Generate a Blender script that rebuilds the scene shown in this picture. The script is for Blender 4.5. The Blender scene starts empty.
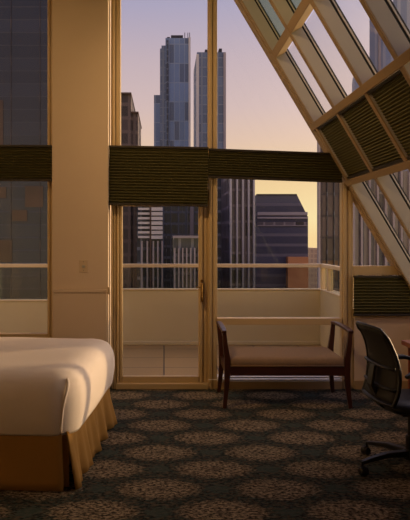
import bpy, bmesh, math, random
from mathutils import Vector, Matrix
random.seed(7)
PI = math.pi
R = math.radians
C = bpy.context.scene.collection
SC = bpy.context.scene
F, VX, VY, EYE = 641.0, 164.0, 238.0, 1.5      # focal length in pixels, vanishing point, eye height
W = 6.41                                        # distance to the window wall


def at(px, py, Y):
    return ((px - VX) * Y / F, Y, EYE + (VY - py) * Y / F)


# ------------------------------------------------------------------ mesh helper
class MB:
    def __init__(self):
        self.bm = bmesh.new()

    def hexa(self, p):
        v = [self.bm.verts.new(q) for q in p]
        for f in ((0, 3, 2, 1), (4, 5, 6, 7), (0, 1, 5, 4), (1, 2, 6, 5), (2, 3, 7, 6), (3, 0, 4, 7)):
            self.bm.faces.new([v[i] for i in f])
        return self

    def box(self, x0, x1, y0, y1, z0, z1):
        return self.hexa([(x0, y0, z0), (x1, y0, z0), (x1, y1, z0), (x0, y1, z0),
                          (x0, y0, z1), (x1, y0, z1), (x1, y1, z1), (x0, y1, z1)])

    def pbox(self, px0, px1, py0, py1, Y, depth):
        a, b = at(px0, py1, Y), at(px1, py0, Y)
        return self.box(a[0], b[0], Y, Y + depth, a[2], b[2])

    def prism_xz(self, pts, y0, y1):
        a = [self.bm.verts.new((x, y0, z)) for x, z in pts]
        b = [self.bm.verts.new((x, y1, z)) for x, z in pts]
        n = len(pts)
        self.bm.faces.new(a)
        self.bm.faces.new(b[::-1])
        for i in range(n):
            self.bm.faces.new([a[i], b[i], b[(i + 1) % n], a[(i + 1) % n]])
        return self

    def prism_xy(self, pts, z0, z1):
        a = [self.bm.verts.new((x, y, z0)) for x, y in pts]
        b = [self.bm.verts.new((x, y, z1)) for x, y in pts]
        n = len(pts)
        self.bm.faces.new(a[::-1])
        self.bm.faces.new(b)
        for i in range(n):
            self.bm.faces.new([a[i], a[(i + 1) % n], b[(i + 1) % n], b[i]])
        return self

    def loft(self, rings, closed=True, cap=True):
        rv = [[self.bm.verts.new(q) for q in r] for r in rings]
        n = len(rings[0])
        for i in range(len(rv) - 1):
            for j in range(n if closed else n - 1):
                k = (j + 1) % n
                self.bm.faces.new([rv[i][j], rv[i][k], rv[i + 1][k], rv[i + 1][j]])
        if cap and closed:
            self.bm.faces.new(rv[0][::-1])
            self.bm.faces.new(rv[-1])
        return self

    def tube(self, pts, r, n=10):
        pts = [Vector(p) for p in pts]
        rs = r if isinstance(r, (list, tuple)) else [r] * len(pts)
        rings = []
        up = None
        for i, p in enumerate(pts):
            t = (pts[min(i + 1, len(pts) - 1)] - pts[max(i - 1, 0)]).normalized()
            if up is None:
                up = Vector((0, 0, 1)) if abs(t.z) < .9 else Vector((1, 0, 0))
            a = t.cross(up).normalized()
            b = a.cross(t).normalized()
            up = b
            rings.append([p + (a * math.cos(2 * PI * k / n) + b * math.sin(2 * PI * k / n)) * rs[i] for k in range(n)])
        return self.loft(rings)

    def bar(self, pts, w, h, wdir):
        """rectangular section swept along pts; w along wdir, h along the other axis"""
        pts = [Vector(p) for p in pts]
        ws = w if isinstance(w, (list, tuple)) else [w] * len(pts)
        hs = h if isinstance(h, (list, tuple)) else [h] * len(pts)
        rings = []
        for i, p in enumerate(pts):
            t = (pts[min(i + 1, len(pts) - 1)] - pts[max(i - 1, 0)]).normalized()
            a = Vector(wdir)
            a = (a - t * a.dot(t)).normalized()
            b = t.cross(a)
            rings.append([p + a * sx * ws[i] / 2 + b * sy * hs[i] / 2 for sx, sy in ((-1, -1), (1, -1), (1, 1), (-1, 1))])
        return self.loft(rings)

    def lathe(self, prof, n=20, cx=0, cy=0):
        return self.loft([[(cx + r * math.cos(2 * PI * k / n), cy + r * math.sin(2 * PI * k / n), z) for k in range(n)] for r, z in prof])

    def grid(self, fn, nu, nv):
        v = [[self.bm.verts.new(fn(i / nu, j / nv)) for j in range(nv + 1)] for i in range(nu + 1)]
        for i in range(nu):
            for j in range(nv):
                self.bm.faces.new([v[i][j], v[i + 1][j], v[i + 1][j + 1], v[i][j + 1]])
        return self

    def build(self, name, mat, parent=None, bevel=0, smooth=False, thick=0, sub=0, kind=None):
        bmesh.ops.recalc_face_normals(self.bm, faces=self.bm.faces)
        me = bpy.data.meshes.new(name)
        if smooth:
            for f in self.bm.faces:
                f.smooth = True
        self.bm.to_mesh(me)
        self.bm.free()
        o = bpy.data.objects.new(name, me)
        C.objects.link(o)
        me.materials.append(mat)
        if parent:
            o.parent = parent
        if thick:
            m = o.modifiers.new('solid', 'SOLIDIFY')
            m.thickness = thick
            m.offset = 0
        if bevel:
            m = o.modifiers.new('bevel', 'BEVEL')
            m.width = bevel
            m.segments = 2
            m.limit_method = 'ANGLE'
        if sub:
            m = o.modifiers.new('sub', 'SUBSURF')
            m.levels = m.render_levels = sub
        if kind:
            o['kind'] = kind
        return o


def tag(o, label, cat, group=None):
    o['label'] = label
    o['category'] = cat
    if group:
        o['group'] = group
    return o


def thing(name, label, cat, loc=(0, 0, 0), rz=0, group=None):
    o = bpy.data.objects.new(name, None)
    C.objects.link(o)
    o.location = loc
    o.rotation_euler = (0, 0, rz)
    o.empty_display_size = .1
    return tag(o, label, cat, group)


def struct(name, label=None):
    o = bpy.data.objects.new(name, None)
    C.objects.link(o)
    o['kind'] = 'structure'
    return o


# ------------------------------------------------------------------ materials
def lin(c):
    return tuple((v / 255 / 12.92 if v / 255 <= .04045 else ((v / 255 + .055) / 1.055) ** 2.4) for v in c) + (1,)


class NT:
    def __init__(self, name):
        self.m = bpy.data.materials.new(name)
        self.m.use_nodes = True
        self.t = self.m.node_tree
        self.b = self.t.nodes['Principled BSDF']

    def n(self, typ, **kw):
        nd = self.t.nodes.new(typ)
        for k, v in kw.items():
            setattr(nd, k, v)
        return nd

    def put(self, sock, v):
        if isinstance(v, bpy.types.NodeSocket):
            self.t.links.new(v, sock)
        elif v is not None:
            sock.default_value = v

    def math(self, op, a, b=None, clamp=False):
        nd = self.n('ShaderNodeMath', operation=op, use_clamp=clamp)
        self.put(nd.inputs[0], a)
        if b is not None:
            self.put(nd.inputs[1], b)
        return nd.outputs[0]

    def mix(self, f, a, b):
        nd = self.n('ShaderNodeMix', data_type='RGBA')
        self.put(nd.inputs[0], f)
        self.put(nd.inputs[6], a)
        self.put(nd.inputs[7], b)
        return nd.outputs[2]

    def noise(self, vec, scale, detail=3, rough=.5):
        nd = self.n('ShaderNodeTexNoise')
        self.put(nd.inputs['Vector'], vec)
        nd.inputs['Scale'].default_value = scale
        nd.inputs['Detail'].default_value = detail
        nd.inputs['Roughness'].default_value = rough
        return nd.outputs[0]

    def ramp(self, f, stops):
        nd = self.n('ShaderNodeValToRGB')
        cr = nd.color_ramp
        while len(cr.elements) < len(stops):
            cr.elements.new(.5)
        for e, (p, c) in zip(cr.elements, stops):
            e.position = p
            e.color = c
        self.put(nd.inputs[0], f)
        return nd.outputs[0]

    def bump(self, h, strength, dist=.01):
        nd = self.n('ShaderNodeBump')
        nd.inputs['Strength'].default_value = strength
        nd.inputs['Distance'].default_value = dist
        self.put(nd.inputs['Height'], h)
        self.t.links.new(nd.outputs[0], self.b.inputs['Normal'])

    def obj(self):
        return self.n('ShaderNodeTexCoord').outputs['Object']


def simple(name, col, rough=.6, metal=0, noise=.12, scale=8, bump=0, bscale=60, spec=.5):
    k = NT(name)
    oc = k.obj()
    c = lin(col)
    if noise:
        f = k.noise(oc, scale, 4)
        d = tuple(v * (1 - noise) for v in c[:3]) + (1,)
        e = tuple(min(1, v * (1 + noise)) for v in c[:3]) + (1,)
        k.put(k.b.inputs['Base Color'], k.mix(f, d, e))
    else:
        k.b.inputs['Base Color'].default_value = c
    k.b.inputs['Roughness'].default_value = rough
    k.b.inputs['Metallic'].default_value = metal
    k.b.inputs['Specular IOR Level'].default_value = spec
    if bump:
        k.bump(k.noise(oc, bscale, 3), bump, .004)
    return k.m


def wood(name, c1, c2, rough=.4, axis=(1, 1, 12), scale=3):
    k = NT(name)
    mp = k.n('ShaderNodeMapping')
    k.put(mp.inputs[0], k.obj())
    mp.inputs['Scale'].default_value = axis
    f = k.noise(mp.outputs[0], scale, 5, .6)
    k.put(k.b.inputs['Base Color'], k.mix(f, lin(c1), lin(c2)))
    k.b.inputs['Roughness'].default_value = rough
    return k.m


def glass(name, tint, refl=.05):
    k = NT(name)
    out = k.t.nodes['Material Output']
    k.t.nodes.remove(k.b)
    tr = k.n('ShaderNodeBsdfTransparent')
    tr.inputs[0].default_value = tint
    gl = k.n('ShaderNodeBsdfGlossy')
    gl.inputs['Roughness'].default_value = .03
    lw = k.n('ShaderNodeLayerWeight')
    lw.inputs[0].default_value = .5
    p = k.math('POWER', lw.outputs['Facing'], 4)
    f = k.math('ADD', k.math('MULTIPLY', p, .5), refl, True)
    mx = k.n('ShaderNodeMixShader')
    k.put(mx.inputs[0], f)
    k.put(mx.inputs[1], tr.outputs[0])
    k.put(mx.inputs[2], gl.outputs[0])
    k.put(out.inputs[0], mx.outputs[0])
    return k.m


def facade(name, glass_c, line_c, du, dz, wu, wz, vary=.35, rough=.25, alt=None, alt_p=.0, line_rough=.6):
    """grid of window cells: vertical piers (wu of the width) and floor bands (wz of the height)"""
    k = NT(name)
    sx = k.n('ShaderNodeSeparateXYZ')
    k.put(sx.inputs[0], k.obj())
    u = k.math('DIVIDE', k.math('ADD', sx.outputs[0], sx.outputs[1]), du)
    v = k.math('DIVIDE', sx.outputs[2], dz)
    fu, fv = k.math('FRACT', u), k.math('FRACT', v)
    mu, mv = k.math('LESS_THAN', fu, wu), k.math('LESS_THAN', fv, wz)
    line = k.math('MAXIMUM', mu, mv)
    cell = k.n('ShaderNodeCombineXYZ')
    k.put(cell.inputs[0], k.math('FLOOR', u))
    k.put(cell.inputs[1], k.math('FLOOR', v))
    wn = k.n('ShaderNodeTexWhiteNoise', noise_dimensions='2D')
    k.put(wn.inputs['Vector'], cell.outputs[0])
    r = wn.outputs['Value']
    g = lin(glass_c)
    lo = tuple(x * (1 - vary) for x in g[:3]) + (1,)
    hi = tuple(min(1, x * (1 + vary)) for x in g[:3]) + (1,)
    col = k.mix(r, lo, hi)
    if alt:
        col = k.mix(k.math('GREATER_THAN', r, 1 - alt_p), col, lin(alt))
    k.put(k.b.inputs['Base Color'], k.mix(line, col, lin(line_c)))
    rr = k.n('ShaderNodeMix', data_type='FLOAT')
    k.put(rr.inputs[0], line)
    rr.inputs[2].default_value = rough
    rr.inputs[3].default_value = line_rough
    k.put(k.b.inputs['Roughness'], rr.outputs[0])
    k.bump(line, .3, .15)
    return k.m


def carpet():
    k = NT('patterned_carpet')
    co = k.obj()
    wv = k.n('ShaderNodeVectorMath', operation='SCALE')
    nz = k.n('ShaderNodeTexNoise')
    k.put(nz.inputs['Vector'], co)
    nz.inputs['Scale'].default_value = 30
    nz.inputs['Detail'].default_value = 2
    off = k.n('ShaderNodeVectorMath', operation='SUBTRACT')
    k.put(off.inputs[0], nz.outputs['Color'])
    off.inputs[1].default_value = (.5, .5, .5)
    k.put(wv.inputs[0], off.outputs[0])
    wv.inputs['Scale'].default_value = .13
    ad = k.n('ShaderNodeVectorMath', operation='ADD')
    k.put(ad.inputs[0], co)
    k.put(ad.inputs[1], wv.outputs[0])
    s = k.n('ShaderNodeSeparateXYZ')
    k.put(s.inputs[0], ad.outputs[0])
    PX, PY = .71, .65

    def cell(ox, oy):
        dx = k.math('SUBTRACT', k.math('FRACT', k.math('ADD', k.math('DIVIDE', k.math('SUBTRACT', s.outputs[0], ox), PX), .5)), .5)
        dy = k.math('SUBTRACT', k.math('FRACT', k.math('ADD', k.math('DIVIDE', k.math('SUBTRACT', s.outputs[1], oy), PY), .5)), .5)
        ax, ay = k.math('MULTIPLY', k.math('ABSOLUTE', dx), PX), k.math('MULTIPLY', k.math('ABSOLUTE', dy), PY)
        return ax, ay

    def ell(ox, oy, a, b, p=1.75):
        ax, ay = cell(ox, oy)
        return k.math('ADD', k.math('POWER', k.math('DIVIDE', ax, a), p), k.math('POWER', k.math('DIVIDE', ay, b), p))
    d = k.math('MINIMUM', ell(-.03, 3.835, .27, .172), ell(.325, 4.16, .27, .172))
    t = k.math('MINIMUM', ell(-.03, 4.16, .085, .07), ell(.325, 4.485, .085, .07))
    med = k.ramp(d, [(.66, (1, 1, 1, 1)), (1.05, (0, 0, 0, 1))])
    core = k.ramp(d, [(0.0, (1, 1, 1, 1)), (.09, (0, 0, 0, 1))])
    ring = k.math('LESS_THAN', k.math('ABSOLUTE', k.math('SUBTRACT', d, .62)), .07)
    tm = k.ramp(t, [(.6, (1, 1, 1, 1)), (1.0, (0, 0, 0, 1))])
    # knot texture: flattened cells that read as rows of tufts
    mp = k.n('ShaderNodeMapping')
    k.put(mp.inputs[0], co)
    mp.inputs['Scale'].default_value = (1, 1.5, 1)
    tuft = k.noise(mp.outputs[0], 38, 3, .7)
    tuft2 = k.noise(mp.outputs[0], 26, 2, .6)
    tan = k.mix(k.ramp(tuft, [(.42, (0, 0, 0, 1)), (.58, (1, 1, 1, 1))]), lin((46, 40, 32)), lin((164, 146, 118)))
    tan = k.mix(k.math('MULTIPLY', ring, .45), tan, lin((70, 56, 42)))
    tan = k.mix(k.math('MULTIPLY', core, .55), tan, lin((60, 52, 44)))
    grd = k.mix(k.ramp(tuft, [(.45, (0, 0, 0, 1)), (.72, (1, 1, 1, 1))]), lin((28, 34, 31)), lin((84, 98, 88)))
    grd = k.mix(k.math('MULTIPLY', k.ramp(tuft2, [(.46, (0, 0, 0, 1)), (.6, (1, 1, 1, 1))]), .6), grd, lin((104, 88, 70)))
    grd = k.mix(k.math('MULTIPLY', tm, .6), grd, lin((70, 82, 74)))
    k.put(k.b.inputs['Base Color'], k.mix(med, grd, tan))
    k.b.inputs['Roughness'].default_value = .97
    k.b.inputs['Specular IOR Level'].default_value = .1
    k.bump(k.noise(co, 140, 2), .5, .006)
    return k.m


M = {}
M['paint'] = simple('beige_wall_paint', (212, 190, 162), .75, noise=.05, scale=2, bump=.05)
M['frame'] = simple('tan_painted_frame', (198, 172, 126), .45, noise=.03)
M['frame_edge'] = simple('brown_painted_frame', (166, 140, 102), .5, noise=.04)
M['fin'] = simple('taupe_painted_metal', (176, 170, 156), .5, noise=.06)
M['gasket'] = simple('black_gasket', (20, 18, 17), .6, noise=0)
M['bead'] = simple('pale_metal_bead', (205, 200, 190), .4, noise=0)
M['white_metal'] = simple('white_enamel', (245, 242, 235), .4, noise=.03)
M['glass'] = glass('clear_window_glass', (.95, .94, .92, 1), .012)
M['tint_glass'] = glass('grey_tinted_glass', (.60, .65, .54, 1), .02)
M['rail_glass'] = glass('balcony_glass', (.80, .83, .82, 1), .03)
M['blind'] = simple('olive_pleated_fabric', (84, 79, 47), .85, noise=0, spec=.2)
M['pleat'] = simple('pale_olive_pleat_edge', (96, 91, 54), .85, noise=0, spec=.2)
M['blind_rail'] = simple('dark_bronze_rail', (50, 42, 26), .5, noise=.05)
M['carpet'] = carpet()
M['ceiling'] = simple('ceiling_paint', (205, 190, 165), .8, noise=.03)
M['sheet'] = simple('white_cotton_sheet', (236, 224, 216), .85, noise=.03, scale=4, bump=.12, bscale=14, spec=.2)
M['skirt'] = simple('ochre_bed_skirt', (166, 124, 62), .85, noise=.12, scale=6, bump=.15, bscale=25, spec=.2)
M['bed_wood'] = wood('bed_base_wood', (60, 40, 26), (84, 56, 36))
M['mahogany'] = wood('dark_mahogany', (52, 26, 17), (78, 40, 25), .32, (2, 2, 10))
M['bench_fabric'] = simple('brown_bench_upholstery', (146, 120, 92), .9, noise=.15, scale=40, bump=.2, bscale=180, spec=.2)
M['black_plastic'] = simple('black_plastic', (26, 25, 24), .4, noise=.05)
M['black_mesh'] = simple('black_woven_mesh', (40, 38, 34), .7, noise=.2, scale=80, bump=.3, bscale=260)
M['black_leather'] = simple('black_leather', (30, 27, 25), .42, noise=.1, bump=.15, bscale=90)
M['chrome'] = simple('dull_chrome', (120, 116, 108), .3, metal=1, noise=.03)
M['brass'] = simple('aged_brass', (150, 116, 62), .35, metal=1, noise=.08)
M['desk_wood'] = wood('reddish_desk_wood', (120, 58, 32), (150, 78, 44), .35, (1, 8, 1))
M['plate'] = simple('ivory_plastic', (204, 180, 146), .45, noise=.02)
M['parapet'] = simple('balcony_stucco', (214, 200, 154), .85, noise=.06, scale=3, bump=.1)
M['rail'] = simple('balcony_rail_paint', (222, 200, 160), .5, noise=.03)


def tiles():
    k = NT('balcony_tile')
    br = k.n('ShaderNodeTexBrick')
    k.put(br.inputs['Vector'], k.obj())
    br.offset = 0
    br.inputs['Scale'].default_value = 1
    br.inputs['Brick Width'].default_value = .62
    br.inputs['Row Height'].default_value = .62
    br.inputs['Mortar Size'].default_value = .008
    br.inputs['Color1'].default_value = lin((172, 142, 90))
    br.inputs['Color2'].default_value = lin((164, 134, 84))
    br.inputs['Mortar'].default_value = lin((70, 60, 46))
    k.put(k.b.inputs['Base Color'], br.outputs[0])
    k.b.inputs['Roughness'].default_value = .6
    return k.m


M['tile'] = tiles()

# ------------------------------------------------------------------ room shell
XL, YB, ZC = -2.7, -1.4, 4.25
CN, CS = (.861, .509), (.509, -.861)          # slope normal (n) and run (s) in X, Z


def SP(s, n, y):
    return (n * CN[0] + s * CS[0], y, EYE + n * CN[1] + s * CS[1])


def sbox(mb, s0, s1, n0, n1, y0, y1):
    return mb.hexa([SP(s0, n0, y0), SP(s1, n0, y0), SP(s1, n0, y1), SP(s0, n0, y1),
                    SP(s0, n1, y0), SP(s1, n1, y0), SP(s1, n1, y1), SP(s0, n1, y1)])


S_BOT = 1.93
S_TOP = -2.16
MB().box(XL - .1, 2.72, YB - .1, W + .06, -.12, 0).build('floor', M['carpet'], kind='structure')
MB().box(XL - .1, .62, YB - .1, W + .2, ZC, ZC + .12).build('ceiling', M['ceiling'], kind='structure')
MB().box(XL - .12, XL, YB - .1, W + .2, 0, ZC).build('wall_left', M['paint'], kind='structure')
bk = MB()
bk.prism_xz([(XL, 0), (2.6, 0), (2.6, .75), SP(S_TOP, 1.97, 0)[::2], (.5, ZC), (XL, ZC)], YB - .12, YB)
bk.build('wall_back', M['paint'], kind='structure')
MB().box(2.545, 2.68, YB, W + .1, 0, .80).build('wall_right', M['paint'], kind='structure')
# column between the two window bays, with the low ledge line across it
col = MB()
a, b = at(52, 388, 6.22), at(108.2, 0, 6.22)
CX0, CX1 = a[0], b[0]
col.box(CX0, CX1, 6.22, 6.60, 0, ZC)
wall_far = col.build('wall_far', M['paint'], bevel=.006, kind='structure')
lz = at(0, 290.5, 6.21)[2]
led = MB()
led.box(CX0 + .01, CX1 - .012, 6.196, 6.225, lz - .018, lz + .012)
led.box(CX0 + .012, CX1 - .014, 6.208, 6.222, 0, lz - .018)
led.build('trim_1', M['paint'], bevel=.004, kind='structure')
# rounded stop at the end of the ledge
stp = MB()
stp.tube([(CX1 + .004, 6.20, lz - .035), (CX1 + .012, 6.20, lz - .02), (CX1 + .012, 6.20, lz + .02), (CX1 + .004, 6.20, lz + .035)], .014, 8)
stp.build('trim_2', M['plate'], smooth=True, kind='structure')
# low wall under the triangular window
lw = MB()
p0, p1 = at(353, 388, W), at(411, 317, W)
lw.box(p0[0], 2.56, W - .04, W + .12, 0, p1[2])
lw.build('wall_far_right', M['paint'], kind='structure')
bb = MB()
bb.box(p0[0], 2.55, W - .06, W - .04, 0, .085)
bb.build('baseboard_far', M['frame_edge'], bevel=.004, kind='structure')

# ------------------------------------------------------------------ window wall
FY = 6.36            # front of the frames


def vframe(mb, px0, px1, py0, py1, Y=FY, d=.12):
    """vertical frame member with a stepped profile"""
    w = px1 - px0
    mb.pbox(px0, px1, py0, py1, Y + .03, d - .03)
    mb.pbox(px0 + .14 * w, px0 + .42 * w, py0, py1, Y, .04)
    mb.pbox(px0 + .56 * w, px0 + .88 * w, py0, py1, Y + .022, .011)


def pane(px0, px1, py0, py1, parent, Y=6.43, mat='glass'):
    m = MB()
    m.pbox(px0, px1, py0, py1, Y, .008)
    return m.build('pane', M[mat], parent)


# window 1: left of the column
w1 = struct('window_1')
m = MB()
vframe(m, 47.4, 53, -38, 390)
m.pbox(-10, 47.4, 156, 163, FY + .02, .1)
m.pbox(-10, 47.4, 334, 390, FY + .02, .1)
vframe(m, -22, -10, -38, 390)
m.pbox(-10, 47.4, -38, -30, FY + .02, .1)
m.build('window_frame', M['frame'], w1, bevel=.003)
pane(-10, 47.4, -30, 156, w1)
pane(-10, 47.4, 163, 334, w1)
m = MB()
m.pbox(-130, -22, -38, 392, FY + .02, .15)
m.build('wall_far_left', M['paint'], kind='structure')

# window 2: light above the door
w2 = struct('window_2')
m = MB()
vframe(m, 111, 120.5, -38, 200)
m.pbox(120.5, 208, -38, -30, FY + .02, .1)
m.pbox(120.5, 208, 190, 199, FY + .02, .1)
m.build('window_frame', M['frame'], w2, bevel=.003)
pane(120.5, 208, -30, 190, w2)

# door 1
d1 = struct('door_1')
m = MB()
vframe(m, 111, 116, 199, 389)
m.pbox(116, 208.5, 384, 389.5, FY - .03, .2)
m.build('door_frame', M['frame'], d1, bevel=.003)
m = MB()
vframe(m, 116, 122.5, 199, 384, FY + .02, .08)
vframe(m, 198.5, 208, 199, 384, FY + .02, .08)
m.pbox(122.5, 198.5, 199, 206, FY + .03, .06)
m.pbox(122.5, 198.5, 376.5, 384, FY + .03, .06)
leaf = m.build('door_leaf', M['frame'], d1, bevel=.003)
pane(122.5, 198.5, 206, 376.5, leaf, 6.42)
m = MB()
hx, hy, hz = at(202, 291, FY - .02)
m.box(hx - .014, hx + .014, FY - .0, FY + .03, hz - .11, hz + .11)
m.tube([(hx, FY - .0, hz + .085), (hx, FY - .045, hz + .075), (hx - .004, FY - .05, hz + .02), (hx - .004, FY - .05, hz - .06), (hx, FY - .03, hz - .1), (hx, FY + .005, hz - .105)], .008, 8)
m.tube([(hx, FY + .01, hz + .03), (hx - .05, FY - .01, hz + .04)], .006, 8)
m.build('door_handle', M['brass'], d1, bevel=.002)

# window 3: the large raked pane with the slim panes under it
def DX(py):
    return 236 + py / 1.69


w3 = struct('window_3')
m = MB()
vframe(m, 208, 217.2, -38, 389)
m.pbox(217.2, DX(170) + 2, 160, 168, FY + .02, .1)
m.pbox(217.2, 342, 318.5, 325, FY, .12)
m.pbox(217.2, 342, 381.5, 389.5, FY, .12)
vframe(m, 342, 353, 182, 389)
m.pbox(353, 414, 309, 318, FY + .03, .1)
m.pbox(353, 400, 266, 275, FY + .03, .1)
m.build('window_frame', M['frame'], w3, bevel=.003)


def wpoly(pts, Y=6.43, th=.008):
    q = [at(x, y, Y) for x, y in pts]
    return MB().prism_xz([(a[0], a[2]) for a in q], Y, Y + th)


wpoly([(217.2, -30), (DX(-30), -30), (DX(160), 160), (217.2, 160)]).build('pane', M['glass'], w3)
wpoly([(217.2, 168), (DX(168), 168), (342, DX(0) * 0 + (342 - 236) * 1.69), (342, 318.5), (217.2, 318.5)]).build('pane', M['glass'], w3)
pane(217.2, 342, 325, 381.5, w3)
m = MB()
m.pbox(217.2, 342, 376.8, 378.2, FY - .004, .012)
m.pbox(217.2, 342, 379.6, 381.2, FY - .01, .02)
m.build('sill_track', M['white_metal'], w3)
q = at(217.2, 0, 6.45)[0], at(342, 0, 6.45)[0]
MB().box(q[0], q[1], 6.445, 6.66, .0, .084).build('outer_sill', M['white_metal'], w3, bevel=.004)

# window 4: the triangle between post and slope
w4 = struct('window_4')
wpoly([(353, (353 - 236) * 1.69), (DX(266), 266), (353, 266)]).build('pane', M['glass'], w4)
wpoly([(353, 275), (DX(275), 275), (DX(309), 309), (353, 309)]).build('pane', M['glass'], w4)

# window 5: the sloped glazing of the right side
w5 = struct('window_5')
NI, NO = 1.831, 1.938
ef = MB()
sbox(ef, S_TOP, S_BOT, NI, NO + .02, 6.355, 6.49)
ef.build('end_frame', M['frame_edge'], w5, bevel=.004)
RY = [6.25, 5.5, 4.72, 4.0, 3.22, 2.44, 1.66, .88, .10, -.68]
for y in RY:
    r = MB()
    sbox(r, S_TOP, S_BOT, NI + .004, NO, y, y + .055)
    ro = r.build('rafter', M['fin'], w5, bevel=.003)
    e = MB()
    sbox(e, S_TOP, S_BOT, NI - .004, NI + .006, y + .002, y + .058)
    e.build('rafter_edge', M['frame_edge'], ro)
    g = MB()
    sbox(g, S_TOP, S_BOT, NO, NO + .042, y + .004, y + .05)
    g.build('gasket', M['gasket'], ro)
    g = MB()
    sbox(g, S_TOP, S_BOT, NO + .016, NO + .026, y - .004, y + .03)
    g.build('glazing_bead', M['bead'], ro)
PUR = [(-1.03, -.955), (-.229, -.165), (.423, .482)]
ylim = [W - .06] + RY + [YB]
for i in range(len(ylim) - 1):
    y1 = ylim[i] if i == 0 else ylim[i]
    y0 = (ylim[i + 1] + .055) if i + 1 < len(ylim) - 1 else YB
    if y1 - y0 < .3 and i:
        pass
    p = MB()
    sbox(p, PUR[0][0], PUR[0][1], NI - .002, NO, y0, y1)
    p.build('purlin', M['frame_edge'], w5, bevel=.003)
    edges = [S_TOP, PUR[0][0], PUR[0][1], PUR[1][0], PUR[1][1], PUR[2][0], PUR[2][1], S_BOT]
    for a in range(0, 8, 2):
        g = MB()
        sbox(g, edges[a], edges[a + 1], NO + .02, NO + .028, y0 - .03, y1 + .02)
        g.build('pane', M['tint_glass'] if a < 2 else M['glass'], w5)
for s0, s1 in PUR[1:]:
    p = MB()
    sbox(p, s0, s1, NI - .012, NO + .01, YB, W - .03)
    p.build('purlin', M['frame_edge'], w5, bevel=.003)
sp = MB()                                  # unseen solid slope, added to block light through the near bays
sbox(sp, S_TOP, S_BOT, NO + .06, NO + .16, YB, 3.16)
sp.build('wall_slope', M['paint'], kind='structure')
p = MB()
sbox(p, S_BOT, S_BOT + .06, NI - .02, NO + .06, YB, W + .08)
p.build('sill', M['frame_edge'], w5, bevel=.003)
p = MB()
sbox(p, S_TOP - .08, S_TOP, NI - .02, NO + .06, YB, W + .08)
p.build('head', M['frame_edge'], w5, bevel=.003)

# ------------------------------------------------------------------ pleated blinds
def blind(label, origin, wvec, hvec, nvec, w, h, pleats, depth=.026):
    """origin: top left corner; wvec along the width, hvec down, nvec into the room"""
    o, wv, hv, nv = Vector(origin), Vector(wvec).normalized(), Vector(hvec).normalized(), Vector(nvec).normalized()
    root = thing('pleated_blind', label, 'blind')
    rail = .022
    hh = h - 2 * rail

    def P(u, v, d):
        return o + wv * u + hv * v + nv * d
    m = MB()
    n = pleats * 2
    front = [[P(u, rail + hh * (i + (-.35 if i % 2 else 0)) / n, depth * (.5 if i % 2 else -.35)) for i in range(n + 1)] for u in (.001, w - .001)]
    m.loft([front[0], front[1]], closed=False, cap=False)
    fb = m.build('fabric', M['blind'], root, thick=.003)
    fb.data.materials.append(M['pleat'])           # upward face of each pleat painted paler, as if lit
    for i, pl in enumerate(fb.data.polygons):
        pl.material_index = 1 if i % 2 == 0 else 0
    for nm, v0 in (('head_rail', 0), ('bottom_rail', h - rail)):
        m = MB()
        q = [P(0, v0, -.02), P(w, v0, -.02), P(w, v0, .022), P(0, v0, .022), P(0, v0 + rail, -.02), P(w, v0 + rail, -.02), P(w, v0 + rail, .022), P(0, v0 + rail, .022)]
        m.hexa(q)
        m.build(nm, M['blind_rail'], root, bevel=.003)
    return root


def wall_blind(label, c, Y, tilt=0, pleats=12):
    """c: left, right, top, bottom in the picture's frame"""
    a, b = at(c[0], c[2], Y), at(c[1], c[3], Y)
    return blind(label, a, (math.cos(tilt), 0, -math.sin(tilt)), (-math.sin(tilt), 0, -math.cos(tilt)), (0, -1, 0), b[0] - a[0], a[2] - b[2], pleats)


wall_blind('olive pleated blind hanging in the window left of the column', (-8, 52, 145, 181), 6.31, .004, 12)
wall_blind('deep olive pleated blind hanging across the top of the balcony door', (109.2, 208.6, 145.5, 205), 6.30, .018, 19)
wall_blind('wide olive pleated blind across the big fixed window above the bench', (208.8, 343, 148.5, 178), 6.315, .036, 10)
wall_blind('low olive pleated blind at the foot of the triangular window', (353.6, 411, 275.5, 316), 6.33, 0, 12)
bays = [(6.249, 5.557), (5.499, 4.777), (4.719, 4.057)]
names = ['olive sloped blind in the rafter bay next to the window wall',
         'olive sloped blind in the middle one of three covered rafter bays',
         'olive sloped blind in the rafter bay farthest from the window wall']
for (y1, y0), lb in zip(bays, names):
    s0, s1 = PUR[1][1] + .004, PUR[2][0] - .004
    o = SP(s0, NI + .024, y0)
    blind(lb, o, (0, 1, 0), (CS[0], 0, CS[1]), (-CN[0], 0, -CN[1]), y1 - y0, s1 - s0, 22, .011)

# ------------------------------------------------------------------ wall plate
wp = thing('wall_plate', 'ivory wall plate with small round socket on the tan column', 'socket', at(83.5, 266, 6.22))
m = MB()
m.box(-.042, .042, -.006, 0, -.06, .06)
m.build('cover', M['plate'], wp, bevel=.003)
m = MB()
m.loft([[(r * math.cos(2 * PI * k / 16), y, -.005 + r * math.sin(2 * PI * k / 16)) for k in range(16)] for r, y in ((.016, -.006), (.016, -.011), (.008, -.012))])
m.build('socket', M['fin'], wp)
for s in (-1, 1):
    m = MB()
    m.loft([[(.004 * math.cos(2 * PI * k / 8), y, s * .042 + .004 * math.sin(2 * PI * k / 8)) for k in range(8)] for y in (-.006, -.0075)])
    m.build('screw', M['chrome'], wp)

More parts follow.
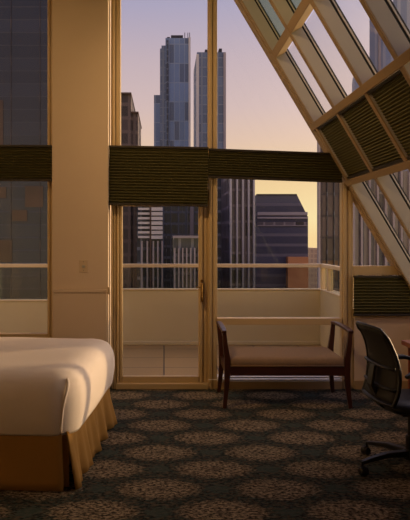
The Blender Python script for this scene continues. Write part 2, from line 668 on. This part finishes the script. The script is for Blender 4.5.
# ------------------------------------------------------------------ power adapter at the mullion's foot
ca = thing('cable_clip', 'small white cable box on the sill by the bench leg', 'cable box', at(221, 382, FY - .012))
m = MB()
m.box(-.018, .018, -.022, .010, 0, .045)
m.build('box', M['white_metal'], ca, bevel=.003)
m = MB()
m.box(-.007, .007, -.024, -.021, .012, .028)
m.build('slot', M['gasket'], ca)
m = MB()
m.tube([(-.018, -.008, .028), (-.06, -.01, .026), (-.125, -.012, .027)], .004, 6)
m.build('cable', M['white_metal'], ca)

# ------------------------------------------------------------------ bed
bed = thing('bed', 'white sheeted bed with an ochre pleated skirt beside the column', 'bed', (-.56, 3.77, 0), R(-4.6))
BL, BW = 2.02, 1.52          # local: foot at x=0, head at x=-BL; near side y=0, far side y=BW


def rrect(x0, x1, y0, y1, r, n=9):
    pts = []
    for cx, cy, a0 in ((x1 - r, y1 - r, 0), (x0 + r, y1 - r, 90), (x0 + r, y0 + r, 180), (x1 - r, y0 + r, 270)):
        for i in range(n + 1):
            a = R(a0 + 90 * i / n)
            pts.append((cx + r * math.cos(a), cy + r * math.sin(a)))
    # refine straights
    out = []
    L = len(pts)
    for i in range(L):
        p, q = Vector(pts[i]), Vector(pts[(i + 1) % L])
        k = max(1, int((q - p).length / .08))
        for j in range(k):
            out.append(tuple(p.lerp(q, j / k)))
    return out


base = rrect(-BL, .04, 0, BW, .17)
cen = Vector((-BL / 2, BW / 2))


def inset(pts, d):
    """move the outline inwards towards the medial rectangle"""
    out = []
    for x, y in pts:
        nx = max(-BL + .25, min(-.21, x))
        ny = max(.25, min(BW - .25, y))
        v = Vector((x - nx, y - ny))
        l = v.length
        v = v * max(0, (l - d)) / l if l > 1e-6 else v
        out.append((nx + v.x, ny + v.y))
    return out


rings = []
for z, d in ((.328, .012), (.345, .004), (.40, -.004), (.47, -.012), (.54, -.010), (.595, .0), (.635, .018), (.662, .045), (.68, .08), (.69, .125), (.694, .17), (.695, .215)):
    rg = []
    for x, y in inset(base, d):
        w = .004 * math.sin(7 * x + 3 * z) + .004 * math.sin(6 * y + 9 * z + 1)
        rg.append((x + w * .6, y + w * .6, z + (.003 * math.sin(5 * x + 4 * y) if z > .4 else 0)))
    rings.append(rg)
m = MB()
m.loft(rings)
mat = m.build('mattress', M['sheet'], bed, smooth=True)
# folded corner of the sheet
f = MB()
pth = [(-.03, .085, .662), (-.012, .052, .635), (-.018, .024, .59), (-.032, .012, .53), (-.042, .010, .46), (-.048, .016, .39), (-.05, .024, .335)]
f.bar(pth, [.02, .022, .018, .014, .012, .012, .012], [.012, .016, .016, .012, .010, .008, .006], (1, .8, 0))
f.build('sheet_fold', M['sheet'], mat, smooth=True, sub=1)
m = MB()
m.box(-BL + .02, -.07, .07, BW - .07, .05, .336)
m.build('bed_base', M['bed_wood'], bed)


def skirt(fn, n, nm='bed_skirt'):
    m = MB()
    m.grid(fn, n, 7)
    m.build(nm, M['skirt'], bed, smooth=True, thick=.006)


def wav(u, v, amp, fr, ph=0):
    return amp * v * (math.sin(fr * u + ph) + .5 * math.sin(fr * 2.3 * u + ph * 2))


skirt(lambda u, v: (-BL + (BL - .05) * u + .02 * v * u, .028 - .030 * v + wav(u, v, .003, 14), .35 - .342 * v), 60)
skirt(lambda u, v: (-.02 + .055 * v + wav(u, v, .02, 30) + .02 * v * math.exp(-((u - .93) / .07) ** 2), .035 + (BW - .06) * u + .01 * v * (u - .3), .35 - .342 * v + .004 * math.sin(30 * u) * v), 90)
skirt(lambda u, v: (-BL + (BL - .04) * u, BW - .028 + .03 * v + wav(u, v, .004, 14), .35 - .342 * v), 60)
# inner pleat behind the split at the near foot corner
skirt(lambda u, v: (-.085 + .075 * u, .045 + .0 * v + .01 * u, .345 - .33 * v), 6, 'corner_pleat')
m = MB()
m.box(-BL - .07, -BL - .01, -.05, BW + .05, 0, 1.15)
m.build('headboard', M['bed_wood'], bed, bevel=.01)

# ------------------------------------------------------------------ bench
bn = thing('bench', 'dark mahogany upholstered window bench with raised arms under the big window', 'bench', (1.088, 5.95, 0))
HX, YF, YR = .55, -.29, .28


def bleg(sx, front):
    y = YF if front else YR
    m = MB()
    k = -1 if front else 1
    # sabre leg with a kink at the seat, leaning outwards at both ends
    pts = [(sx * (HX + .005), y + k * .012, 0), (sx * (HX - .012), y, .16), (sx * (HX - .022), y - k * .004, .30), (sx * (HX - .020), y, .44), (sx * (HX - .002), y + k * .002, .57), (sx * (HX + .006), y, .668)]
    m.bar(pts, [.030, .036, .046, .046, .036, .032], [.034, .040, .052, .052, .042, .036], (0, 1, 0))
    return m.build('leg', M['mahogany'], bn, bevel=.004)


for sx in (-1, 1):
    for fr in (True, False):
        bleg(sx, fr)
    m = MB()
    m.bar([(sx * (HX + .008), YF - .028, .672), (sx * (HX + .008), YF + .1, .684), (sx * (HX + .008), 0, .688), (sx * (HX + .008), YR - .1, .686), (sx * (HX + .008), YR + .028, .676)], [.042, .048, .05, .048, .042], [.026] * 5, (1, 0, 0))
    m.build('armrest', M['mahogany'], bn, bevel=.006)
    m = MB()
    m.box(sx * (HX - .022) - .013, sx * (HX - .022) + .013, YF + .02, YR - .02, .285, .36)
    m.build('side_rail', M['mahogany'], bn, bevel=.003)
for y in (YF, YR):
    m = MB()
    m.box(-HX + .03, HX - .03, y - .014, y + .014, .285, .365)
    m.build('apron', M['mahogany'], bn, bevel=.003)
m = MB()
rg = []
for z, d in ((.362, .012), (.372, .0), (.40, -.004), (.425, .0), (.438, .012), (.447, .04), (.452, .10), (.454, .2)):
    pts = []
    x0, x1, y0, y1, r = -HX + .045 + d, HX - .045 - d, YF - .018 + d, YR + .018 - d, .03
    n = 5
    for cx, cy, a0 in ((x1 - r, y1 - r, 0), (x0 + r, y1 - r, 90), (x0 + r, y0 + r, 180), (x1 - r, y0 + r, 270)):
        for i in range(n + 1):
            t = R(a0 + 90 * i / n)
            pts.append((cx + r * math.cos(t), cy + r * math.sin(t), z))
    rg.append(pts)
m.loft(rg)
cu = m.build('seat_cushion', M['bench_fabric'], bn, smooth=True)
m = MB()
m.tube([(-HX + .05, YF - .017, .374), (HX - .05, YF - .017, .374)], .006, 8)
m.build('piping', M['bench_fabric'], cu, smooth=True)

# ------------------------------------------------------------------ desk
dk = thing('desk', 'reddish wooden desk corner beside the black office chair', 'desk', (1.765, 3.3, 0))
DW, DL = .74, 1.47
m = MB()
m.box(0, DW, 0, DL, .708, .742)
m.build('desktop', M['desk_wood'], dk, bevel=.004)
for y in (.04, DL - .065):
    m = MB()
    m.box(.035, DW - .03, y, y + .028, 0, .708)
    m.build('side_panel', M['desk_wood'], dk, bevel=.003)
m = MB()
m.box(DW - .12, DW - .10, .07, DL - .07, .30, .708)
m.build('modesty_panel', M['desk_wood'], dk, bevel=.003)
m = MB()
m.box(.06, .08, .07, DL - .07, .655, .708)
m.build('apron', M['desk_wood'], dk, bevel=.003)

# ------------------------------------------------------------------ office chair  (local +x is the way it faces)
ch = thing('office_chair', 'black mesh back office chair on castors pulled up to the desk', 'chair', (1.60, 4.15, 0), R(6))
BKW = .23


def backpt(t, v):
    """v 0 bottom .. 1 top, t -1 near .. 1 far"""
    z = .47 + .475 * v
    x = -.225 - .065 * v * v + .20 * v * (1 - v)
    x -= .035 * (1 - t * t)
    w = BKW * (.86 + .14 * math.sin(PI * min(1, v + .25)) - .02 * v)
    if v > .93:
        w *= 1 - .25 * ((v - .93) / .07) ** 2 * .5
    return Vector((x, t * w, z - .012 * (t * t) * (1 if v > .9 else 0)))


m = MB()
m.grid(lambda u, v: backpt(-.93 + 1.86 * u, .03 + .94 * v), 14, 20)
m.build('backrest', M['black_mesh'], ch, smooth=True, thick=.006)
m = MB()
loop = [backpt(-1, v / 14) for v in range(15)] + [backpt(-1 + 2 * t / 10, 1) for t in range(1, 10)] + [backpt(1, 1 - v / 14) for v in range(15)] + [backpt(1 - 2 * t / 10, 0) for t in range(1, 10)]
rings = []
L = len(loop)
for i in range(L):
    tg = (loop[(i + 1) % L] - loop[i - 1]).normalized()
    a = Vector((1, 0, 0))
    a = (a - tg * a.dot(tg)).normalized()
    b = tg.cross(a)
    rings.append([loop[i] + (a * math.cos(2 * PI * k / 8) * .014 + b * math.sin(2 * PI * k / 8) * .013) for k in range(8)])
m.loft(rings + [rings[0]], cap=False)
m.build('back_frame', M['black_plastic'], ch, smooth=True)
m = MB()
m.tube([backpt(-.96 + 1.92 * t / 8, .47) + Vector((-.022, 0, 0)) for t in range(9)], .011, 8)
m.tube([backpt(-.96 + 1.92 * t / 8, .20) + Vector((-.016, 0, 0)) for t in range(9)], .010, 8)
m.build('lumbar_bar', M['black_plastic'], ch, smooth=True)
m = MB()
m.bar([backpt(0, .46) + Vector((-.03, 0, 0)), backpt(0, .2) + Vector((-.045, 0, 0)), (-.21, 0, .43), (-.12, 0, .385), (.02, 0, .38)], .07, [.018, .022, .026, .026, .024], (0, 1, 0))
m.build('back_support', M['black_plastic'], ch, bevel=.005)
m = MB()
rg = []
for z, d in ((.405, .06), (.412, .02), (.43, .0), (.455, .0), (.472, .02), (.48, .055), (.482, .12)):
    pts = []
    x0, x1, y0, y1, r = -.21 + d, .26 - d, -.235 + d, .235 - d, .09
    for cx, cy, a0 in ((x1 - r, y1 - r, 0), (x0 + r, y1 - r, 90), (x0 + r, y0 + r, 180), (x1 - r, y0 + r, 270)):
        for i in range(7):
            t = R(a0 + 15 * i)
            px_ = cx + r * math.cos(t)
            pts.append((px_, cy + r * math.sin(t), z - (.03 * ((px_ - .14) / .12) ** 2 if px_ > .14 else 0)))
    rg.append(pts)
m.loft(rg)
m.build('seat', M['black_leather'], ch, smooth=True)
m = MB()
m.box(-.10, .10, -.09, .09, .365, .406)
m.build('tilt_mechanism', M['black_plastic'], ch, bevel=.01)
for sy in (-1, 1):
    m = MB()
    y = sy * .262
    m.bar([(.02, sy * .15, .395), (.04, y - sy * .01, .42), (.04, y, .50), (.0, y, .60), (-.07, y, .655), (-.13, y, .668)], [.03, .034, .03, .028, .028, .026], [.02] * 6, (0, 1, 0))
    ar = m.build('armrest', M['black_plastic'], ch, bevel=.005)
    m = MB()
    m.bar([(-.17, y, .655), (-.12, y, .676), (-.02, y, .684), (.08, y, .682), (.14, y, .668), (.165, y, .645)], [.03, .05, .056, .056, .048, .034], [.02, .026, .028, .028, .024, .02], (0, 1, 0))
    m.build('arm_pad', M['black_plastic'], ar, bevel=.008)
m = MB()
m.lathe([(.034, .09), (.034, .22), (.032, .225), (.022, .226), (.022, .37), (.03, .37)], 18)
m.build('gas_column', M['black_plastic'], ch)
m = MB()
m.lathe([(.038, .065), (.05, .075), (.05, .125), (.04, .135)], 20)
m.build('base_hub', M['black_plastic'], ch)
for k in range(5):
    a = R(189 + 72 * k)
    ca_, sa = math.cos(a), math.sin(a)
    rr = .355
    m = MB()
    m.bar([(ca_ * .03, sa * .03, .11), (ca_ * .18, sa * .18, .112), (ca_ * .30, sa * .30, .092), (ca_ * rr, sa * rr, .078)], [.05, .044, .036, .03], [.04, .032, .026, .022], (-sa, ca_, 0))
    lg = m.build('leg', M['black_plastic'], ch, bevel=.006)
    # twin wheel castor, trailing sideways
    tx, ty = -sa, ca_
    cx, cy = ca_ * rr, sa * rr
    m = MB()
    m.tube([(cx, cy, .085), (cx, cy, .05)], .008, 8)
    for s in (-1, 1):
        q = Vector((cx + tx * .012, cy + ty * .012, .028))
        ax = Vector((ca_, sa, 0))
        up = Vector((0, 0, 1))
        rings = []
        for off, r in ((.006, .02), (.008, .027), (.022, .027), (.027, .02)):
            c = q + ax * s * off
            rings.append([c + (Vector((tx, ty, 0)) * math.cos(2 * PI * j / 16) + up * math.sin(2 * PI * j / 16)) * r for j in range(16)])
        m.loft(rings)
    q = Vector((cx + tx * .010, cy + ty * .010, .032))
    m.tube([q - Vector((ca_, sa, 0)) * .007, q + Vector((ca_, sa, 0)) * .007], .03, 14)
    m.build('caster', M['black_plastic'], lg)

# ------------------------------------------------------------------ balcony
PY = 9.0
bf = MB()
bf.box(-4.2, 2.45, W + .075, PY + .14, -.15, -.002)
bf.build('balcony_floor', M['tile'], kind='structure')
XR = 2.19
zt = EYE + (VY - 290) * PY / F           # top of the solid part
zl = EYE + (VY - 301) * PY / F
xs = -.78                                 # the low length of the parapet starts here
pp = MB()
pp.box(xs, XR + .14, PY, PY + .14, -.002, zt)
pp.box(-4.2, xs, PY, PY + .14, -.002, zl)
pp.box(XR, XR + .14, W + .08, PY, -.002, zt)
pp.box(-4.2, -4.06, W + .08, PY, -.002, zl)
pp.box(-4.06, XR, PY - .02, PY, -.002, .055)
pp.build('balcony_parapet', M['parapet'], bevel=.012, kind='structure')
cp = MB()
cp.box(xs, XR + .15, PY - .012, PY + .15, zt, zt + .014)
cp.box(-4.2, xs, PY - .012, PY + .15, zl, zl + .014)
cp.box(XR - .012, XR + .15, W + .08, PY - .012, zt, zt + .014)
cp.build('balcony_coping', M['rail'], bevel=.003, kind='structure')
rl = thing('balcony_railing', 'cream balcony railing with glass infill along the parapet top', 'railing')
zr = EYE + (VY - 264) * PY / F
m = MB()
m.box(-4.2, XR + .09, PY + .03, PY + .11, zr - .05, zr)
m.box(XR + .02, XR + .10, W + .1, PY + .05, zr - .05, zr)
m.build('top_rail', M['rail'], rl, bevel=.006)
for x, y in ((XR + .06, PY + .05), (XR + .06, PY - .30), (-2.6, PY + .07), (XR + .06, PY - 1.4)):
    m = MB()
    m.box(x - .035, x + .035, y - .035, y + .035, (zl if x < xs else zt) + .014, zr - .05)
    m.build('post', M['rail'], rl, bevel=.004)
for x0, x1, z0 in ((xs, XR, zt), (-2.55, xs, zl), (-4.1, -2.65, zl)):
    m = MB()
    m.box(x0 + .01, x1 - .01, PY + .066, PY + .074, z0, zr - .05)
    m.build('glass_panel', M['rail_glass'], rl)
m = MB()
m.box(XR + .066, XR + .074, W + .15, PY - .02, zt, zr - .05)
m.build('glass_panel', M['rail_glass'], rl)

# ------------------------------------------------------------------ the city
GZ = -70
MB().box(-420, 620, 20, 1200, GZ - 2, GZ).build('ground', simple('street_asphalt', (70, 66, 66), .9), kind='structure')


def tower(name, label, px0, px1, pyt, Y, depth, mat, extra=None, zb=GZ, poly=None, skew=False):
    x0, x1 = at(px0, 0, Y)[0], at(px1, 0, Y)[0]
    zt_ = at(0, pyt, Y)[2]
    root = thing(name, label, 'building', ((x0 + x1) / 2, Y + depth / 2, zb))
    ox, oy = (x0 + x1) / 2, Y + depth / 2
    m = MB()
    if poly:
        q = [at(x, y, Y) for x, y in poly]
        m.prism_xz([(a[0] - ox, a[2] - zb) for a in q] + [(x1 - ox, 0), (x0 - ox, 0)], Y - oy, Y + depth - oy)
    else:
        m.box(x0 - ox, x1 - ox, Y - oy, Y + depth - oy, 0, zt_ - zb)
    if skew:                                   # plan turned so that its left flank runs away from the room
        for v in m.bm.verts:
            if v.co.y > 0:
                v.co.x += max(0, x0) * depth / Y + .5
    m.build('body', mat, root)

    def add(nm, a, b, c, d, Yf, dp, mt, bev=0):
        """part given by its outline seen from the room, at distance Yf"""
        p, q = at(a, d, Yf), at(b, c, Yf)
        k = MB()
        k.box(p[0] - ox, q[0] - ox, Yf - oy, Yf - oy + dp, max(p[2] - zb, 0), q[2] - zb)
        return k.build(nm, mt, root, bevel=bev)
    if extra:
        extra(add)
    return root


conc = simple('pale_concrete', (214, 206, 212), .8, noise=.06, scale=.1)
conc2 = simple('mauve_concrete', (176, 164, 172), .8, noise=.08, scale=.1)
dkroof = simple('dark_roof_plant', (62, 60, 70), .8, noise=.1, scale=.2)
brick = simple('brown_stone', (92, 74, 70), .85, noise=.15, scale=.2)
f_left = facade('dark_curtain_wall', (38, 41, 58), (56, 57, 74), 9, 1.1, .012, .07, .22, .22)
f_brown = facade('brown_tower_grid', (74, 62, 68), (104, 88, 90), 2.2, 3.2, .25, .25, .3, .4)
f_blue = facade('blue_glass_tower', (120, 142, 186), (142, 156, 186), 2.4, 9.0, .14, .05, .2, .22, (92, 106, 138), .25)
f_blue2 = facade('slate_glass_tower', (108, 122, 154), (134, 142, 164), 3.2, 3.8, .22, .10, .22, .25)
f_grey = facade('grey_office_grid', (78, 82, 100), (146, 146, 160), 2.4, 3.4, .22, .18, .4, .3)
f_dark = facade('dark_office_grid', (54, 60, 80), (112, 118, 138), 2.0, 3.0, .18, .22, .4, .3)
f_fin = facade('mauve_fin_tower', (112, 102, 114), (148, 136, 146), 3.0, 3.4, .18, .16, .4, .3, (50, 46, 56), .25)
f_cham = facade('blue_striped_tower', (80, 80, 104), (112, 106, 124), 60, 3.0, .01, .28, .25, .22)
f_right = facade('dark_reflective_tower', (96, 78, 88), (70, 60, 68), 2.6, 3.4, .08, .10, .4, .16, (112, 76, 58), .10)  # orange cells are sunset reflections painted into the colour
f_strip = facade('vertical_striped_tower', (92, 88, 96), (160, 150, 144), 1.9, 40, .42, .01, .3, .35)
f_far = facade('hazy_far_block', (196, 160, 136), (216, 182, 150), 2.5, 3.2, .3, .3, .1, .6)  # distance haze is put into these colours
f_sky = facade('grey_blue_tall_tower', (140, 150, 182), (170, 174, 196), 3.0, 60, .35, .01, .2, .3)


sunset_refl = simple('amber_curtained_glass', (66, 46, 40), .3, noise=.5, scale=.5)  # sunset reflection put into the colour


def ex_left(add):
    for i in range(5):
        add('mullion', -76.2 + i * 29, -76 + i * 29, -700, 300, 54.9, .1, f_brown)
    for a, b, c, d in ((25, 43, 186, 207), (-2, 12, 240, 262), (-6, 3, 100, 146), (12, 27, 210, 221), (-10, 6, 187, 198)):  # flat panels painted in place of orange reflections on the glass
        add('window', a, b, c, d, 54.93, .05, sunset_refl)


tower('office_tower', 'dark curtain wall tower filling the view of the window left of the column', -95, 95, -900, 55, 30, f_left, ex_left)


def ex_step(add):
    add('annex', 131, 138, 112, 330, 151, 20, f_brown)
    add('roof_cap', 119, 131.3, 92.3, 94.2, 149.4, 22, brick)
    add('roof_cap', 131, 138.5, 111.5, 113, 150.4, 22, brick)


tower('stepped_tower', 'brown stepped tower rising just right of the column', 112, 131, 93, 150, 25, f_brown, ex_step)


def ex_a(add):
    add('shoulder', 160, 166, 48.5, 330, 303, 30, f_blue2)
    add('lower_wing', 154, 160.2, 95, 330, 304, 30, f_blue)
    add('shoulder_cap', 161.5, 166, 45.5, 49, 306, 20, f_blue2)
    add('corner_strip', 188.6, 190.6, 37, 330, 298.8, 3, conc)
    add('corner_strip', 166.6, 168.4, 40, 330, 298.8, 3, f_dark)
    add('roof_plant', 171, 183, 35.2, 40, 306, 15, dkroof)
    add('roof_plant', 167, 170, 37, 41, 306, 10, dkroof)
    for x in (184.5, 187.6, 189.4):
        add('antenna', x, x + .6, 32.5, 39, 304, 1, dkroof)


tower('glass_tower', 'tallest blue glass tower with stepped shoulders and roof aerials', 165.5, 190, 38, 300, 30, f_blue, ex_a)


def ex_b(add):
    add('roof_plant', 205, 212, 49.5, 53, 265, 15, dkroof)
    add('roof_plant', 219, 222, 48.5, 52, 265, 12, dkroof)
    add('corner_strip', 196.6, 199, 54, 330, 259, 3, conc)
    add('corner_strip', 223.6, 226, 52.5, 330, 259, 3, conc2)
    add('recess_strip', 207.5, 209, 53, 330, 259.4, 1, f_dark)


tower('slab_tower', 'slate glass tower standing behind the tall window mullion', 197, 225.6, 52.2, 260, 30, f_blue2, ex_b)


def ex_bands(add):
    for i in range(8):
        y = 203 + i * 4.7
        add('balcony_slab', 138, 149.6, y, y + 2.2, 128.6, 2, conc)
        add('balcony_slab', 151.4, 162.6, y - .4, y + 3.0, 128.2, 2.4, conc)
    add('pier', 149.6, 151.4, 190, 330, 128.2, 2, brick)
    for x in (141, 146.5, 152.5, 157, 161.4):
        add('pier', x, x + 1.6, 241, 330, 128.4, 1.5, conc2)


tower('banded_block', 'apartment block with pale banded balconies seen through the balcony door', 137, 163, 186, 130, 20, f_dark, ex_bands)
tower('dark_tower', 'dark gridded tower at the left of the door view', 106, 140, 196, 180, 20, f_brown)


def ex_dk(add):
    for x in (166, 171, 176.6, 182, 187):
        add('mullion', x, x + .7, 176, 330, 169.5, 1, f_grey)
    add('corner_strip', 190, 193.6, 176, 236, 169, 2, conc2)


tower('gridded_tower', 'dark gridded office tower in the right half of the door view', 163, 204, 176, 170, 25, f_dark, ex_dk)


def ex_low(add):
    for x in (174, 178, 182, 186, 190, 194, 198):
        add('pier', x, x + 1.5, 248, 330, 118.5, 1.2, conc2)
    add('roof_cap', 173.4, 206, 235.6, 238, 118.6, 16, conc2)


tower('low_block', 'mauve low block with upright piers in front of the gridded tower', 174, 205, 237, 120, 15, f_grey, ex_low)


def ex_fin(add):
    for x in (230.4, 236.6, 242.4, 248.2, 253.4):
        add('fin', x, x + 1.5, 159, 330, 136, 2, conc)


tower('finned_tower', 'mauve tower with five pale upright fins at the left of the big window', 231, 254.8, 160, 138, 24, f_fin, ex_fin)
tower('slate_tower', 'narrow slate tower between the mullion and the finned tower', 209, 230, 158, 165, 22, f_dark)


def ex_ch(add):
    add('light_band', 257.5, 307.6, 212, 215, 189.6, 1, conc2)
    add('light_band', 257.5, 307.8, 217, 218.6, 189.6, 1, conc2)
    add('light_band', 257.5, 307.8, 222, 226, 189.6, 1, f_fin)
    add('low_annex', 288, 308.4, 257, 330, 187, 3, simple('orange_stone', (214, 146, 102), .7, noise=.1, scale=.1))
    add('parapet', 257, 297, 194, 195.4, 189.8, 2, dkroof)


tower('chamfered_tower', 'dark blue striped tower with a sloping right shoulder against the yellow sky', 256, 308, 195, 190, 30, f_cham, ex_ch,
      poly=[(256, 195), (297, 195), (308, 217)])
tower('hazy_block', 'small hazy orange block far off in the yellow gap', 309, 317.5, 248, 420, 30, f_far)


def ex_r(add):
    add('corner_strip', 318.6, 320.4, 130, 330, 99.4, 1, conc2)
    for x in (327, 334, 341):
        add('mullion', x, x + .6, 130, 330, 99.6, .6, f_dark)


tower('reflective_tower', 'dark brown reflective tower at the right edge of the big window', 319, 349, 133, 100, 22, f_right, ex_r, skew=True)


def ex_s(add):
    for i in range(9):
        add('pier', 353 + i * 8, 355 + i * 8, 170, 330, 123.2, 1, conc2)


tower('striped_tower', 'grey tower with upright stripes behind the triangular window', 352, 424, 171, 124, 25, f_strip, ex_s, skew=True)
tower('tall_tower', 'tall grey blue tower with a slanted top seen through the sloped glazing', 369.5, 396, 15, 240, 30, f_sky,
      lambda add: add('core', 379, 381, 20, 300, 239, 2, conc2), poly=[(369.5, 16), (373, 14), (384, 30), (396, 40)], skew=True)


def ex_dome(add):
    pass


dm = tower('domed_tower', 'pale blue round topped tower low in the sloped glazing', 352, 361, 82, 300, 20, f_sky, ex_dome,
           poly=[(352, 84), (352.6, 79), (354, 75), (356.4, 72.5), (358.6, 74), (360.4, 78), (361, 83)], skew=True)
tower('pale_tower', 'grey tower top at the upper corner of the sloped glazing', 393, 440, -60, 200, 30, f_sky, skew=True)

# ------------------------------------------------------------------ sun, sky, fill spots
SUN_AZ, SUN_EL = R(26), R(8.5)          # from +X towards +Y
sd = Vector((math.cos(SUN_AZ) * math.cos(SUN_EL), math.sin(SUN_AZ) * math.cos(SUN_EL), math.sin(SUN_EL)))
sl = bpy.data.lights.new('sun', 'SUN')
sl.energy = 2.5
sl.angle = R(1.2)
sl.color = (1, .67, .33)
so = bpy.data.objects.new('sun', sl)
so.rotation_euler = sd.to_track_quat('Z', 'Y').to_euler()
so.location = (8, 8, 6)
C.objects.link(so)

# warm fill spots, added unseen overhead to brighten the window wall
for x, tx, tz, en in ((-1.25, -.85, 1.9, 62), (-.98, 1.5, 1.7, 120)):
    ld = bpy.data.lights.new('ceiling_spot', 'SPOT')
    ld.energy = en
    ld.color = (1, .62, .29)
    ld.spot_size = R(84)
    ld.spot_blend = 1
    ld.shadow_soft_size = .12
    lo = bpy.data.objects.new('ceiling_spot', ld)
    lo.location = (x, 3.7, 4.12)
    lo.rotation_euler = (Vector((x, 3.7, 4.12)) - Vector((tx, 6.4, tz))).to_track_quat('Z', 'Y').to_euler()
    C.objects.link(lo)

wd = bpy.data.worlds.new('dusk_sky')
SC.world = wd
wd.use_nodes = True
t = wd.node_tree
bg = t.nodes['Background']
tc = t.nodes.new('ShaderNodeTexCoord')
sx = t.nodes.new('ShaderNodeSeparateXYZ')
t.links.new(tc.outputs['Generated'], sx.inputs[0])
rp = t.nodes.new('ShaderNodeValToRGB')
cr = rp.color_ramp
stops = [(0.0, (255, 222, 160)), (.03, (255, 234, 176)), (.085, (250, 218, 166)), (.15, (236, 206, 188)), (.20, (222, 198, 198)), (.27, (206, 188, 200)), (.36, (174, 172, 206)), (.6, (156, 156, 196)), (1, (136, 138, 180))]
while len(cr.elements) < len(stops):
    cr.elements.new(.5)
for e, (p, c) in zip(cr.elements, stops):
    e.position = p
    e.color = lin(c)
t.links.new(sx.outputs[2], rp.inputs[0])
dt = t.nodes.new('ShaderNodeVectorMath')
dt.operation = 'DOT_PRODUCT'
t.links.new(tc.outputs['Generated'], dt.inputs[0])
dt.inputs[1].default_value = sd


def wm(op, a, b, clamp=False):
    nd = t.nodes.new('ShaderNodeMath')
    nd.operation = op
    nd.use_clamp = clamp
    for i, v in enumerate((a, b)):
        if isinstance(v, (int, float)):
            nd.inputs[i].default_value = v
        else:
            t.links.new(v, nd.inputs[i])
    return nd.outputs[0]


glow = wm('POWER', wm('MAXIMUM', dt.outputs['Value'], 0.0), 10.0)
gm = t.nodes.new('ShaderNodeMix')
gm.data_type = 'RGBA'
gm.blend_type = 'ADD'
gm.inputs[0].default_value = 1
gc = t.nodes.new('ShaderNodeMix')
gc.data_type = 'RGBA'
t.links.new(glow, gc.inputs[0])
gc.inputs[6].default_value = (0, 0, 0, 1)
gc.inputs[7].default_value = (7.5, 5.6, 3.7, 1)
gc.clamp_result = False
t.links.new(rp.outputs[0], gm.inputs[6])
t.links.new(gc.outputs[2], gm.inputs[7])
t.links.new(gm.outputs[2], bg.inputs[0])
bg.inputs[1].default_value = 1.0

# ------------------------------------------------------------------ camera
cd = bpy.data.cameras.new('camera')
cd.sensor_fit = 'HORIZONTAL'
cd.sensor_width = 36
cd.lens = F / 410 * 36
cd.shift_x = (205 - VX) / 410
cd.shift_y = -(260 - VY) / 410
cd.clip_end = 3000
co = bpy.data.objects.new('camera', cd)
co.location = (0, 0, EYE)
co.rotation_euler = (R(90), 0, 0)
C.objects.link(co)
SC.camera = co
vs = SC.view_settings
vs.view_transform = 'Standard'
vs.look = 'None'
vs.gamma = 1
vs.exposure = 0
vs.use_curve_mapping = False
